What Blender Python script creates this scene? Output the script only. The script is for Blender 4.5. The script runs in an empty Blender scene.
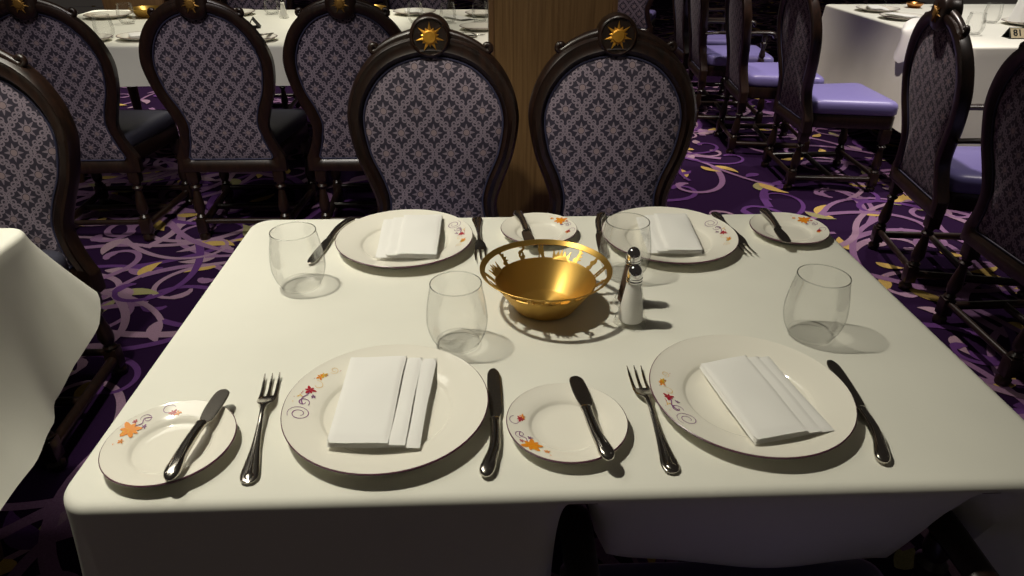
import bpy, bmesh, math, random
from mathutils import Vector, Matrix
PI = math.pi
RD = math.radians
S = bpy.context.scene
COL = S.collection

# ------------------------------------------------------------------ camera, world, lights, exposure
def make_camera():
    f, p, yaw, h, roll = 688.54, .5101, .0406, 1.3577, -.0042
    fw = Vector((math.sin(yaw)*math.cos(p), math.cos(yaw)*math.cos(p), -math.sin(p)))
    r = Vector((math.cos(yaw), -math.sin(yaw), 0)); d = fw.cross(r)
    c, s = math.cos(roll), math.sin(roll)
    r2 = c*r + s*d; d2 = -s*r + c*d
    cd = bpy.data.cameras.new('camera'); co = bpy.data.objects.new('camera', cd); COL.objects.link(co)
    m = Matrix((r2, -d2, -fw)).transposed().to_4x4(); m.translation = Vector((0, 0, h))
    co.matrix_world = m
    cd.sensor_width = 36; cd.sensor_fit = 'HORIZONTAL'; cd.lens = f*36/1024; cd.clip_start = .02
    S.camera = co
make_camera()
S.view_settings.view_transform = 'Standard'; S.view_settings.look = 'None'
S.view_settings.gamma = 1; S.view_settings.use_curve_mapping = False
S.view_settings.exposure = 0.0
W = bpy.data.worlds.new('dim_room'); S.world = W; W.use_nodes = True
W.node_tree.nodes['Background'].inputs[0].default_value = (1.0, .86, .74, 1)
W.node_tree.nodes['Background'].inputs[1].default_value = .025
S.cycles.use_denoising = True

def downlight(x, y, power, half, blend=.5, col=(1, .945, .78), z=2.75, rad=.045, tx=0, ty=0):
    l = bpy.data.lights.new('ceiling_spotlight', 'SPOT'); l.energy = power; l.color = col
    l.spot_size = 2*math.radians(half); l.spot_blend = blend; l.shadow_soft_size = rad
    o = bpy.data.objects.new('ceiling_spotlight', l); COL.objects.link(o); o.location = (x, y, z)
    o.rotation_euler = Vector((tx, ty, -1)).to_track_quat('-Z', 'Y').to_euler()
    return o
downlight(-.85, 1.12, 130, 47, .4)                                  # over the laid table
downlight(-1.0, 1.0, 75, 18, .7, (1, .92, .95), tx=-.06, ty=.95)     # added spot, no known fixture, to brighten the left row of chairs
downlight(.30, 1.05, 62, 19, .6, (1, .92, .80), tx=0, ty=.84)        # extra spot put in to brighten the pillar, not a known fixture
def added_fill(x, y, sx, sy, power, col=(1, .95, .82)):
    l = bpy.data.lights.new('added_fill_light', 'AREA'); l.shape = 'RECTANGLE'; l.size = sx; l.size_y = sy; l.energy = power; l.color = col; l.spread = RD(110)
    o = bpy.data.objects.new('added_fill_light', l); COL.objects.link(o); o.location = (x, y, 2.8)
added_fill(-1.5, 1.75, 1.0, 1.2, 13)  # no such panel known; soft fill added to lighten the table shadows
downlight(-1.35, 4.35, 130, 29, .4)                                  # over the table behind
downlight(-.2, 4.4, 70, 29, .4)
downlight(2.75, 4.05, 170, 40, .5, (1, .94, .86))                    # over the table on the right
downlight(1.2, 3.3, 250, 38, .6, (1, .87, .78))
downlight(2.75, 2.3, 90, 38, .6, (1, .92, .84))                      # over the aisle
downlight(1.0, 5.6, 220, 42, .6, (1, .87, .78))
downlight(-2.7, 5.7, 420, 36, .5)

# ------------------------------------------------------------------ node helpers
class X:
    """arithmetic on shader node sockets"""
    def __init__(s, nt, v): s.nt = nt; s.v = v
    def op(s, o, b=None, c=None):
        n = s.nt.nodes.new('ShaderNodeMath'); n.operation = o
        for i, q in enumerate((s, b, c)):
            if q is None: continue
            q = q.v if isinstance(q, X) else q
            if isinstance(q, (int, float)): n.inputs[i].default_value = q
            else: s.nt.links.new(q, n.inputs[i])
        return X(s.nt, n.outputs[0])
    def __add__(s, b): return s.op('ADD', b)
    def __sub__(s, b): return s.op('SUBTRACT', b)
    def __rsub__(s, b): return (s*-1) + b
    def __mul__(s, b): return s.op('MULTIPLY', b)
    __radd__ = __add__; __rmul__ = __mul__
    def __truediv__(s, b): return s.op('DIVIDE', b)
    def lt(s, b): return s.op('LESS_THAN', b)
    def gt(s, b): return s.op('GREATER_THAN', b)
    def max(s, b): return s.op('MAXIMUM', b)
    def min(s, b): return s.op('MINIMUM', b)
    def abs(s): return s.op('ABSOLUTE')
    def cos(s): return s.op('COSINE')
    def sin(s): return s.op('SINE')
    def sqrt(s): return s.op('SQRT')
    def wrap(s, a): return s.op('WRAP', a/2, -a/2)
    def atan2(s, b): return s.op('ARCTAN2', b)

def mat(name):
    m = bpy.data.materials.new(name); m.use_nodes = True
    nt = m.node_tree; return m, nt, nt.nodes['Principled BSDF']
def setp(b, **k):
    for a, v in k.items():
        a = a.replace('_', ' ')
        b.inputs[a].default_value = v if not (isinstance(v, tuple) and len(v) == 3) else (*v, 1)
def simple(name, col, rough=.5, metal=0, **k):
    m, nt, b = mat(name); setp(b, Base_Color=col, Roughness=rough, Metallic=metal, **k); return m
def objco(nt):
    t = nt.nodes.new('ShaderNodeTexCoord'); return t.outputs['Object']
def noise(nt, scale, detail=3, vec=None, stretch=None):
    n = nt.nodes.new('ShaderNodeTexNoise'); n.inputs['Scale'].default_value = scale; n.inputs['Detail'].default_value = detail
    v = vec or objco(nt)
    if stretch:
        mp = nt.nodes.new('ShaderNodeMapping'); mp.inputs['Scale'].default_value = stretch; nt.links.new(v, mp.inputs[0]); v = mp.outputs[0]
    nt.links.new(v, n.inputs['Vector']); return n.outputs[0]
def ramp(nt, fac, stops):
    r = nt.nodes.new('ShaderNodeValToRGB'); e = r.color_ramp.elements
    while len(e) < len(stops): e.new(.5)
    for q, (p, c) in zip(e, stops): q.position = p; q.color = (*c, 1)
    nt.links.new(fac.v if isinstance(fac, X) else fac, r.inputs[0]); return r.outputs[0]
def bump(nt, b, h, dist, strength=.5):
    n = nt.nodes.new('ShaderNodeBump'); n.inputs['Distance'].default_value = dist; n.inputs['Strength'].default_value = strength
    nt.links.new(h, n.inputs['Height']); nt.links.new(n.outputs[0], b.inputs['Normal'])

def wood(name, a, c, rough=.3, sc=(30, 30, 2.2)):
    m, nt, b = mat(name); n = noise(nt, 3, 6, None, sc)
    nt.links.new(ramp(nt, n, [(.3, a), (.7, c)]), b.inputs['Base Color']); setp(b, Roughness=rough); return m
def cloth_mat(name, a, rough=.85, d=.0025):
    m, nt, b = mat(name)
    n = noise(nt, 6, 5); nt.links.new(ramp(nt, n, [(.3, tuple(v*.95 for v in a)), (.7, a)]), b.inputs['Base Color'])
    n2 = noise(nt, 9, 4); bump(nt, b, n2, d, .35)
    setp(b, Roughness=rough); return m

M = {}
M['cloth'] = cloth_mat('white_tablecloth', (.785, .775, .695))
M['napkin'] = cloth_mat('white_napkin', (.86, .85, .82), .8, .001)
M['wood'] = wood('dark_mahogany', (.006, .0028, .0018), (.020, .0085, .005), .33)
M['pillar'] = wood('oak_veneer', (.12, .066, .026), (.21, .122, .050), .45, (40, 40, 1.2))
M['trim'] = wood('oak_edge', (.11, .06, .025), (.17, .09, .04), .45, (40, 40, 1.2))
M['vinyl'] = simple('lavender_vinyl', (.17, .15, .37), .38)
M['vinyl_shaded'] = simple('shaded_vinyl', (.042, .042, .062), .42)  # lavender seat vinyl with shade put into its colour
M['piping'] = simple('navy_cord', (.02, .02, .05), .6)
M['gold'] = simple('gold_leaf', (.72, .36, .045), .38, .75)
M['rear_gold'] = simple('dark_gold', (.26, .14, .03), .5, .7)  # darker gold, used on the rear emblem
M['steel'] = simple('polished_steel', (.52, .49, .44), .16, 1)
M['steel_blade'] = simple('blade_steel', (.40, .37, .33), .24, 1)
M['chrome'] = simple('chrome', (.75, .75, .75), .08, 1)
M['glaze'] = simple('ivory_glaze', (.86, .83, .74), .10)
M['plum'] = simple('plum_line', (.10, .025, .055), .3)
M['red'] = simple('red_petal', (.42, .012, .03), .4)
M['orange'] = simple('orange_petal', (.80, .27, .01), .4)
M['yellow'] = simple('yellow_petal', (.75, .45, .03), .4)
M['violet'] = simple('violet_vine', (.20, .05, .20), .4)
M['salt'] = simple('salt_grains', (.93, .92, .88), .9)
M['pepper'] = simple('pepper_grains', (.10, .06, .04), .9)
M['card'] = simple('sign_black', (.012, .012, .012), .5)
M['card_paper'] = simple('sign_cream', (.62, .52, .34), .5)
M['tabletop'] = wood('table_wood', (.05, .025, .012), (.10, .05, .025), .5)
M['amber'] = simple('amber_tea_glass', (.55, .2, .03), .2)
M['copper'] = simple('copper_dish', (.55, .25, .08), .3, 1)
# brushed gold of the dish
m, nt, b = mat('brushed_brass'); setp(b, Base_Color=(.64, .40, .10), Metallic=.9, Roughness=.43)
tg = nt.nodes.new('ShaderNodeTangent'); tg.direction_type = 'RADIAL'; tg.axis = 'Z'; nt.links.new(tg.outputs[0], b.inputs['Tangent']); setp(b, Anisotropic=.75, Anisotropic_Rotation=.25); M['brass'] = m
# thin clear glass: see-through, a little darker and shinier at grazing angles
def thin_glass(name, edge=.2, gloss=.4, start=.84):
    m = bpy.data.materials.new(name); m.use_nodes = True; nt = m.node_tree; nt.nodes.clear()
    o = nt.nodes.new('ShaderNodeOutputMaterial'); mx = nt.nodes.new('ShaderNodeMixShader')
    tr = nt.nodes.new('ShaderNodeBsdfTransparent'); gl = nt.nodes.new('ShaderNodeBsdfGlossy'); gl.inputs['Roughness'].default_value = .04
    lw = nt.nodes.new('ShaderNodeLayerWeight'); lw.inputs['Blend'].default_value = .5
    nt.links.new(ramp(nt, lw.outputs['Facing'], [(0, (.992, .992, .99)), (start, (.985, .985, .982)), (.985, (edge, edge, edge*.98))]), tr.inputs[0])
    fr = nt.nodes.new('ShaderNodeFresnel'); fr.inputs[0].default_value = 1.45
    nt.links.new((X(nt, fr.outputs[0])*gloss).min(.22).v, mx.inputs[0]); nt.links.new(tr.outputs[0], mx.inputs[1]); nt.links.new(gl.outputs[0], mx.inputs[2])
    nt.links.new(mx.outputs[0], o.inputs[0]); return m
M['glass'] = thin_glass('clear_glass'); M['shaker_glass'] = thin_glass('shaker_glass', .5, .5, .8); M['glass_rim'] = thin_glass('glass_rim', .12, .9, .2); M['glass_base'] = thin_glass('glass_base', .32, .6, .76)

# woven damask: suns in an ogee lattice
def damask():
    m, nt, b = mat('sun_damask'); a, h = .0985, .125
    sx = nt.nodes.new('ShaderNodeSeparateXYZ'); nt.links.new(objco(nt), sx.inputs[0])
    x = X(nt, sx.outputs[0]); z = X(nt, sx.outputs[2])
    def star(x, z):
        u, v = x.wrap(a), z.wrap(h); r = (u*u + v*v).sqrt(); th = v.atan2(u)
        c = 1 - (th*4).sin().abs(); R = c*.0140 + .0125
        disc = r.lt(.0088); ring = r.gt(.0105)*r.lt(R)
        return disc.max(ring)
    s = star(x, z).max(star(x + a/2, z + h/2))
    core = ((x.wrap(a)*x.wrap(a) + z.wrap(h)*z.wrap(h)).sqrt().lt(.0088)).max(((x+a/2).wrap(a)*(x+a/2).wrap(a) + (z+h/2).wrap(h)*(z+h/2).wrap(h)).sqrt().lt(.0088))
    fx, fz = x.wrap(a).abs(), z.wrap(h).abs()
    flip = (fx*(1/a) + fz*(1/h)).gt(.5)
    gx = fx + flip*(a/2 - 2*fx); gz = fz + flip*(h/2 - 2*fz)
    curve = (gz*(2*PI/h)).cos()*(a/4) + a/4
    d = (gx - curve).abs()
    lobes = (gz*(2*PI/h*9)).cos()*.0019 + .0050
    band = d.lt(lobes)*d.gt(.0009)
    def ring(cx, cz, r0, w):
        r = ((gx - cx)*(gx - cx) + (gz - cz)*(gz - cz)).sqrt(); return (r - r0).abs().lt(w)
    curls = ring(.0365, .0125, .0065, .0022).max(ring(.0265, .0255, .0068, .0022)).max(ring(.0125, .0375, .0062, .0022)).max(ring(.0045, .0515, .0042, .0017)).max(ring(.0445, .001, .0034, .0016))
    f = s.max(band).max(curls)
    wv = X(nt, noise(nt, 900, 2)); f2 = f*(wv*.5 + .7)
    col = ramp(nt, f2, [(0, (.017, .012, .027)), (1, (.190, .152, .190))])
    mx = nt.nodes.new('ShaderNodeMixRGB'); nt.links.new((core*.8).v, mx.inputs[0]); nt.links.new(col, mx.inputs[1]); mx.inputs[2].default_value = (.22, .158, .165, 1)
    nt.links.new(mx.outputs[0], b.inputs['Base Color']); setp(b, Roughness=.75)
    b.inputs['Sheen Weight'].default_value = .05
    return m
M['damask'] = damask()

# ------------------------------------------------------------------ mesh helpers
def link(name, bm, ms, parent=None, smooth=True, angle=None):
    me = bpy.data.meshes.new(name); bmesh.ops.recalc_face_normals(bm, faces=bm.faces) ; bm.to_mesh(me); bm.free()
    for q in (ms if isinstance(ms, (list, tuple)) else [ms]): me.materials.append(M[q] if isinstance(q, str) else q)
    if smooth:
        for p in me.polygons: p.use_smooth = True
        me.set_sharp_from_angle(angle=math.radians(angle or 40))
    o = bpy.data.objects.new(name, me); COL.objects.link(o)
    if parent: o.parent = parent
    return o
def tag(o, label, cat, group=None, kind=None):
    o['label'] = label; o['category'] = cat
    if group: o['group'] = group
    if kind: o['kind'] = kind
    return o
def thing(name, label, cat, loc=(0, 0, 0), rz=0, group=None):
    o = bpy.data.objects.new(name, None); COL.objects.link(o); o.location = loc; o.rotation_euler = (0, 0, rz); o.empty_display_size = .05
    return tag(o, label, cat, group)
def dup(o, loc, rz, label, group=None, parent=None):
    def cp(q, par):
        c = q.copy(); COL.objects.link(c)
        if par: c.parent = par
        for k in q.children: cp(k, c)
        return c
    c = cp(o, None); c.location = loc; c.rotation_euler = (0, 0, rz); c['label'] = label
    if group: c['group'] = group
    return c
def loops(bm, rings, closed_ring=True, closed_path=False, cap0=False, cap1=False, mi=0):
    """bridge a list of rings (lists of points, equal length)"""
    vs = [[bm.verts.new(p) for p in r] for r in rings]; n = len(vs[0]); k = len(vs)
    for i in range(k if closed_path else k-1):
        A, B = vs[i], vs[(i+1) % k]
        for j in range(n if closed_ring else n-1):
            q = (A[j], A[(j+1) % n], B[(j+1) % n], B[j])
            f = bm.faces.new(q); f.material_index = mi[i] if isinstance(mi, list) else mi
    m0 = mi[0] if isinstance(mi, list) else mi; m1 = mi[-1] if isinstance(mi, list) else mi
    if cap0: bm.faces.new(vs[0][::-1]).material_index = m0
    if cap1: bm.faces.new(vs[-1]).material_index = m1
    return vs
def lathe(bm, prof, n=32, c=(0, 0, 0), mi=0, cap0=True, cap1=True, rot=0):
    rings = [[(c[0]+r*math.cos(2*PI*j/n+rot), c[1]+r*math.sin(2*PI*j/n+rot), c[2]+z) for j in range(n)] for r, z in prof]
    return loops(bm, rings, True, False, cap0, cap1, mi)
def box(bm, x0, x1, y0, y1, z0, z1, bev=0, mi=0, mtx=None):
    r = bmesh.ops.create_cube(bm, size=1)
    for v in r['verts']: v.co = Vector(((x0+x1)/2 + v.co.x*(x1-x0), (y0+y1)/2 + v.co.y*(y1-y0), (z0+z1)/2 + v.co.z*(z1-z0)))
    vs = set(r['verts'])
    if bev:
        es = list({e for v in r['verts'] for e in v.link_edges})
        rr = bmesh.ops.bevel(bm, geom=es, offset=bev, segments=2, affect='EDGES', profile=.5)
        vs = {v for f in rr['faces'] for v in f.verts} | {v for v in vs if v.is_valid}
    fs = {f for v in vs for f in v.link_faces}
    for f in fs: f.material_index = mi
    if mtx is not None:
        for v in vs: v.co = mtx @ v.co
    return vs
def tube(bm, pts, rads, n=10, cap=True, mi=0, flat=None):
    """tube through points; rads a number or list; flat=(a,b) scales the two section axes"""
    P = [Vector(p) for p in pts]; rings = []
    R = rads if isinstance(rads, (list, tuple)) else [rads]*len(P)
    up = Vector((0, 0, 1)); prev = None
    for i, p in enumerate(P):
        t = (P[min(i+1, len(P)-1)] - P[max(i-1, 0)]).normalized()
        if prev is None:
            s = t.cross(up)
            if s.length < .2: s = t.cross(Vector((0, 1, 0)))
        else: s = prev - t*prev.dot(t)
        s.normalize(); prev = s; u = s.cross(t)
        a, b_ = flat or (1, 1)
        rings.append([p + s*(R[i]*a*math.cos(2*PI*j/n)) + u*(R[i]*b_*math.sin(2*PI*j/n)) for j in range(n)])
    loops(bm, rings, True, False, cap, cap, mi)
def catmull(P, k=8, closed=False):
    P = [Vector(p) for p in P]; out = []; n = len(P)
    g = (lambda i: P[i % n]) if closed else (lambda i: P[max(0, min(n-1, i))])
    for i in range(n if closed else n-1):
        a, b_, c, d = g(i-1), g(i), g(i+1), g(i+2)
        for j in range(k):
            t = j/k
            out.append(.5*((2*b_) + (c-a)*t + (2*a-5*b_+4*c-d)*t*t + (3*b_-a-3*c+d)*t**3))
    if not closed: out.append(P[-1])
    return out
def poly_prism(bm, pts, y0, y1, mi=0, fn=None):
    """outline (x,z) extruded along y"""
    fn = fn or (lambda x, y, z: (x, y, z))
    A = [bm.verts.new(fn(x, y0, z)) for x, z in pts]; B = [bm.verts.new(fn(x, y1, z)) for x, z in pts]; n = len(pts)
    fs = [bm.faces.new(A), bm.faces.new(B[::-1])] + [bm.faces.new((A[i], B[i], B[(i+1) % n], A[(i+1) % n])) for i in range(n)]
    for f in fs: f.material_index = mi
    return A, B

# ------------------------------------------------------------------ the setting
def carpet():
    rnd = random.Random(11); bm = bmesh.new()
    x0, x1, y0, y1 = -5, 7, -1.0, 13
    f = bm.faces.new([bm.verts.new(p) for p in ((x0, y0, 0), (x1, y0, 0), (x1, y1, 0), (x0, y1, 0))]); f.material_index = 0
    zc = [.0006]
    def ribbon(pts, w, mi):
        z = zc[0]; zc[0] += .0000025; w0 = w; w = lambda t: w0(t)*1.22; P = [Vector((p[0], p[1])) for p in pts]; n = len(P); vs = []
        for i, p in enumerate(P):
            t = (P[min(i+1, n-1)] - P[max(i-1, 0)]); t = t.normalized() if t.length else Vector((1, 0)); q = Vector((-t.y, t.x))*w(i/(n-1))
            vs.append((bm.verts.new((p.x+q.x, p.y+q.y, z)), bm.verts.new((p.x-q.x, p.y-q.y, z))))
        for a, c in zip(vs, vs[1:]):
            ff = bm.faces.new((a[0], a[1], c[1], c[0])); ff.material_index = mi
    def leaf(x, y, a, L, wd, mi, curve=.3):
        pts = []
        for i in range(9):
            t = i/8; b_ = a + curve*t
            pts.append((x + L*t*math.cos(b_), y + L*t*math.sin(b_)))
        ribbon(pts, lambda t: max(.0006, wd*math.sin(PI*min(1, t*.97+.015))**.8*(1.25-.7*t)), mi)
    def spiral(x, y, a, sgn, R, w, mi, turns=1.35):
        pts = []; n = 34; px, py, th = x, y, a; L = R*5.2
        for i in range(n):
            t = i/(n-1); pts.append((px, py)); k = sgn*(.25 + 3.2*t*t)/R*1.0
            px += L/n*(1-.35*t)*math.cos(th); py += L/n*(1-.35*t)*math.sin(th); th += k*L/n*turns*.62
        ribbon(pts, lambda t: w*(1.1-.55*t) if t < .86 else w*(1.0+1.1*(t-.86)/.14)*max(.15, 1-((t-.9)/.1 if t > .9 else 0)*.8), mi)
        return pts
    def vine(x, y, th, steps, sc):
        pts = []; c = rnd.uniform(-.8, .8); ln = .05*sc; sg = rnd.choice((-1, 1)); m0 = rnd.choice((1, 1, 2, 3))
        for i in range(steps):
            pts.append((x, y)); x += ln*math.cos(th); y += ln*math.sin(th); th += c*ln/sc*1.4
            if i % 14 == 0: c = rnd.uniform(.6, 1.9)*(-1 if c > 0 else 1)
            if i % 8 == 4:
                sg = -sg; spiral(x, y, th + sg*rnd.uniform(.25, .6), sg, rnd.uniform(.13, .23)*sc, rnd.uniform(.012, .018)*sc, rnd.choice((1, 1, 2, 3)))
                if rnd.random() < .85: leaf(x, y, th - sg*rnd.uniform(.5, 1.0), rnd.uniform(.13, .24)*sc, rnd.uniform(.022, .034)*sc, rnd.choice((1, 2, 3, 4, 4, 5, 6)), sg*.5)
            if i % 8 == 0 and rnd.random() < .6:
                leaf(x + rnd.uniform(-.2, .2), y + rnd.uniform(-.2, .2), rnd.uniform(0, 6.3), rnd.uniform(.10, .17)*sc, .024*sc, rnd.choice((4, 4, 5, 6, 3)), .5)
        ribbon(pts, lambda t: .016*sc*(1.15-.5*t), m0)
    yy = .2
    while yy < 12.6:
        xx = -4.6
        while xx < 6.6:
            vine(xx + rnd.uniform(-.3, .3), yy + rnd.uniform(-.3, .3), rnd.uniform(0, 2*PI), rnd.randint(22, 40), rnd.uniform(.75, 1.0)); xx += .52
        yy += .52
    ms = []
    for nm, c in (('carpet_aubergine', (.016, .0055, .027)), ('carpet_lilac', (.195, .105, .205)), ('carpet_mauve', (.25, .155, .23)), ('carpet_purple', (.085, .032, .135)),
                  ('carpet_ochre', (.42, .29, .09)), ('carpet_olive', (.24, .22, .11)), ('carpet_blush', (.27, .18, .23))):
        q, nt, b = mat(nm); n = noise(nt, 260, 2); nt.links.new(ramp(nt, n, [(.2, tuple(v*.7 for v in c)), (.8, tuple(v*1.15 for v in c))]), b.inputs['Base Color']); setp(b, Roughness=1.0, Specular_IOR_Level=.05); ms.append(q)
    o = link('floor', bm, ms, None, False); o['kind'] = 'structure'
carpet()

def pillar(x0, x1, y0, y1, n):
    bm = bmesh.new(); box(bm, x0, x1, y0, y1, 0, 2.9, .004, 0); o = link(f'wall_{n}', bm, 'pillar'); o['kind'] = 'structure'
    bm = bmesh.new()
    for x in (x0, x1-.018):
        box(bm, x, x+.018, y0-.006, y0-.0005, .1, 2.9, .002)
    t = link('trim_1' if n == 'pillar' else 'trim_2', bm, 'trim'); t['kind'] = 'structure'
    bm = bmesh.new(); box(bm, x0-.012, x1+.012, y0-.014, y1+.012, 0, .1, .004); t = link('baseboard_'+n, bm, 'wood'); t['kind'] = 'structure'
pillar(.018, .458, 2.5, 2.94, 'pillar')
pillar(-3.12, -2.62, 6.2, 6.7, 'far_pillar')

# ------------------------------------------------------------------ tables and cloths
ZT = .76
def table(label, x0, x1, y0, y1):
    t = thing('dining_table', label, 'table', ((x0+x1)/2, (y0+y1)/2, 0)); a, c = (x1-x0)/2-.018, (y1-y0)/2-.018
    bm = bmesh.new(); box(bm, -a, a, -c, c, ZT-.036, ZT-.0015, .006); link('table_top', bm, 'tabletop', t)
    bm = bmesh.new(); box(bm, -a+.17, a-.17, -c+.17, c-.17, ZT-.10, ZT-.037, .003); link('apron', bm, 'tabletop', t)
    for sx in (-1, 1):
        for sy in (-1, 1):
            bm = bmesh.new(); px, py = sx*(a-.20), sy*(c-.20)
            box(bm, px-.032, px+.032, py-.032, py+.032, ZT-.22, ZT-.101, .004)
            lathe(bm, [(.03, ZT-.221), (.036, ZT-.24), (.026, ZT-.27), (.032, .34), (.024, .16), (.034, .12), (.03, .06), (.02, .0)], 16, (px, py, 0)); link('leg', bm, 'tabletop', t)
    return t
def cloth(label, x0, x1, y0, y1, shape, rc=.045, bev=.012):
    """shape(px,py,nx,ny,corner) -> (outward offset at hem, drop[, how late the flare starts])"""
    bm = bmesh.new(); per = []
    n_arc = 12
    cs = [(x1-rc, y1-rc, 0), (x0+rc, y1-rc, PI/2), (x0+rc, y0+rc, PI), (x1-rc, y0+rc, 1.5*PI)]
    for i, (cx, cy, a) in enumerate(cs):
        for j in range(n_arc+1):
            th = a + PI/2*j/n_arc; per.append((cx+rc*math.cos(th), cy+rc*math.sin(th), math.cos(th), math.sin(th)))
        nx, ny, na = cs[(i+1) % 4]; th = a+PI/2
        sx, sy = cx+rc*math.cos(th), cy+rc*math.sin(th); ex, ey = nx+rc*math.cos(th), ny+rc*math.sin(th)
        k = max(2, int(math.hypot(ex-sx, ey-sy)/.016))
        for j in range(1, k): per.append((sx+(ex-sx)*j/k, sy+(ey-sy)*j/k, math.cos(th), math.sin(th)))
    info = []
    for px, py, nx, ny in per:
        cd = min(math.hypot(px-qx, py-qy) for qx in (x0, x1) for qy in (y0, y1)); q = shape(px, py, nx, ny, cd); info.append(q if len(q) == 3 else (*q, 1.15))
    rings = []
    for ins in (.036, .018): rings.append([(px-nx*ins, py-ny*ins, ZT) for px, py, nx, ny in per])
    for q in range(5):
        a = PI/2*q/4; rings.append([(px-nx*bev*(1-math.sin(a)), py-ny*bev*(1-math.sin(a)), ZT-bev*(1-math.cos(a))) for px, py, nx, ny in per])
    K = 14
    for q in range(1, K+1):
        t = q/K
        rings.append([(px+nx*o*(t**e), py+ny*o*(t**e), ZT-bev-(d-bev)*t) for (px, py, nx, ny), (o, d, e) in zip(per, info)])
    # turned hem: a slightly thicker band along the edge
    rings.append([(px+nx*(o-.003), py+ny*(o-.003), ZT-d-.001) for (px, py, nx, ny), (o, d, e) in zip(per, info)])
    for q in range(K, 0, -1):
        t = q/K
        rings.append([(px+nx*(o*(t**e)-.003), py+ny*(o*(t**e)-.003), ZT-bev-(d-bev)*t+.0005) for (px, py, nx, ny), (o, d, e) in zip(per, info)])
    cx_, cy_ = (x0+x1)/2, (y0+y1)/2
    rings = [[(cx_+(px-cx_)*k, cy_+(py-cy_)*k, ZT) for px, py, nx, ny in per] for k in (.002, .3, .6, .85)] + rings
    vs = loops(bm, rings); bm.faces.new(vs[0])
    o = link('tablecloth', bm, 'cloth', None, True, 60)
    return tag(o, label, 'tablecloth')
def sm(t): t = max(0, min(1, t)); return t*t*(3-2*t)
def waves(p, amp, ph=0): return amp*(math.sin(p*9.2+ph) + .6*math.sin(p*17.3+1.3+ph) + .3*math.sin(p*31+ph))

def main_shape(px, py, nx, ny, cd):
    s = px*abs(ny) + py*abs(nx)
    o = .020 + waves(s, .005) + .002*math.exp(-(cd/.09)**2); d = .215 + .03*math.exp(-(cd/.12)**2)
    if ny < -.9:
        # the pushed-in chair tucks the cloth under the table edge, most of all over its two arms
        g = sm((px-.065)/.02)*sm((.69-px)/.04)
        o = o*(1-g) + (-.068 + .006*math.sin(px*21))*g
        d = d*(1-g) + (.212 - .05*math.exp(-max(0, px-.135)/.05) + .004*math.sin(px*17))*g
        for ax in (.111, .605):
            a = sm(1 - (abs(px-ax)-.020)/.014) if abs(px-ax) > .020 else 1
            o = o*(1-a) - .125*a; d = d*(1-a) + .092*a
    return o, d
X0, X1, Y0, Y1 = -.5013, .7177, .5725, 1.3932
table('wooden table under the cloth laid for four in the foreground', X0, X1, Y0, Y1)
cloth('white tablecloth on the foreground table laid for four', X0, X1, Y0, Y1, main_shape)

def lerp_tab(T, x):
    for (a, *va), (b_, *vb) in zip(T, T[1:]):
        if x <= b_:
            t = sm((x-a)/(b_-a)) if x > a else 0; return [p+(q-p)*t for p, q in zip(va, vb)]
    return T[-1][1:]
def left_shape(px, py, nx, ny, cd):
    s = px*abs(ny) + py*abs(nx); o = .03 + waves(s, .006); d = .30
    if px > -1.05 and py > .6:
        o, d = lerp_tab([(.6, .07, .36), (.92, .072, .36), (1.02, .068, .36), (1.15, .045, .36), (1.235, .014, .352), (1.30, .04, .30), (1.34, .08, .245), (1.365, .118, .178), (1.37, .12, .172)], py)
        o += waves(py, .004)
        if ny > .3:
            g = math.exp(-((px+.955)/.05)**2) if px < -.955 else 1; o = .03 + (o-.03)*max(g, nx); d = .26 + (d-.26)*max(g, nx)
    return o, d, 1.1 + 1.9*(1 - math.exp(-(cd/.11)**2))
table('wooden table under the cloth at the left edge of the photo', -2.17, -.955, .55, 1.367)
cloth('white tablecloth flaring out at its corner at the left edge', -2.17, -.955, .55, 1.367, left_shape)
def plain_shape(d0, o0=.02):
    def f(px, py, nx, ny, cd):
        s = px*abs(ny) + py*abs(nx); return o0 + waves(s, .006) + .03*math.exp(-(cd/.1)**2), d0 + .04*math.exp(-(cd/.12)**2)
    return f
TB = (-2.45, .13, 3.47, 4.74)
table('wooden table under the cloth behind the left row of chairs', *TB)
cloth('white tablecloth on the long table behind the left row of chairs', *TB, plain_shape(.185))
TR = (2.33, 3.75, 3.36, 4.98)
table('wooden table under the cloth at the upper right', *TR)
cloth('white tablecloth with long drape on the table at upper right', *TR, plain_shape(.50, .035))

# ------------------------------------------------------------------ chairs (built facing -y, origin on the floor under the back)
KO = [(0, 1.028), (.125, 1.000), (.212, .925), (.257, .81), (.243, .69), (.205, .585), (.188, .52), (.203, .45), (.232, .385), (.232, .325), (0, .320)]
KI = [(0, .967), (.108, .942), (.178, .880), (.2115, .795), (.199, .69), (.162, .60), (.146, .535), (.155, .468), (.178, .412), (.170, .405), (0, .405)]
def outline(K, k=8):
    pts = catmull([(x, 0, z) for x, z in [(-K[1][0], K[1][1])] + K[:9]], k)[k:]     # mirror point keeps the crown round
    pts = [(p.x, p.z) for p in pts]
    pts[-1] = K[8]
    for a, b_ in ((8, 9), (9, 10)):
        for j in range(1, k+1): pts.append((K[a][0]+(K[b_][0]-K[a][0])*j/k, K[a][1]+(K[b_][1]-K[a][1])*j/k))
    return pts + [(-x, z) for x, z in pts[-2:0:-1]]
OUT, INN = outline(KO), outline(KI)
INR = [(x*(1.0 if z > .5 else 1.02), .80+(z-.80)*1.16 if z > .80 else (z if z > .50 else .50-(.50-z)*1.33)) for x, z in INN]
def yb(z): return .02 + .14*max(0, z-.40)
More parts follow.
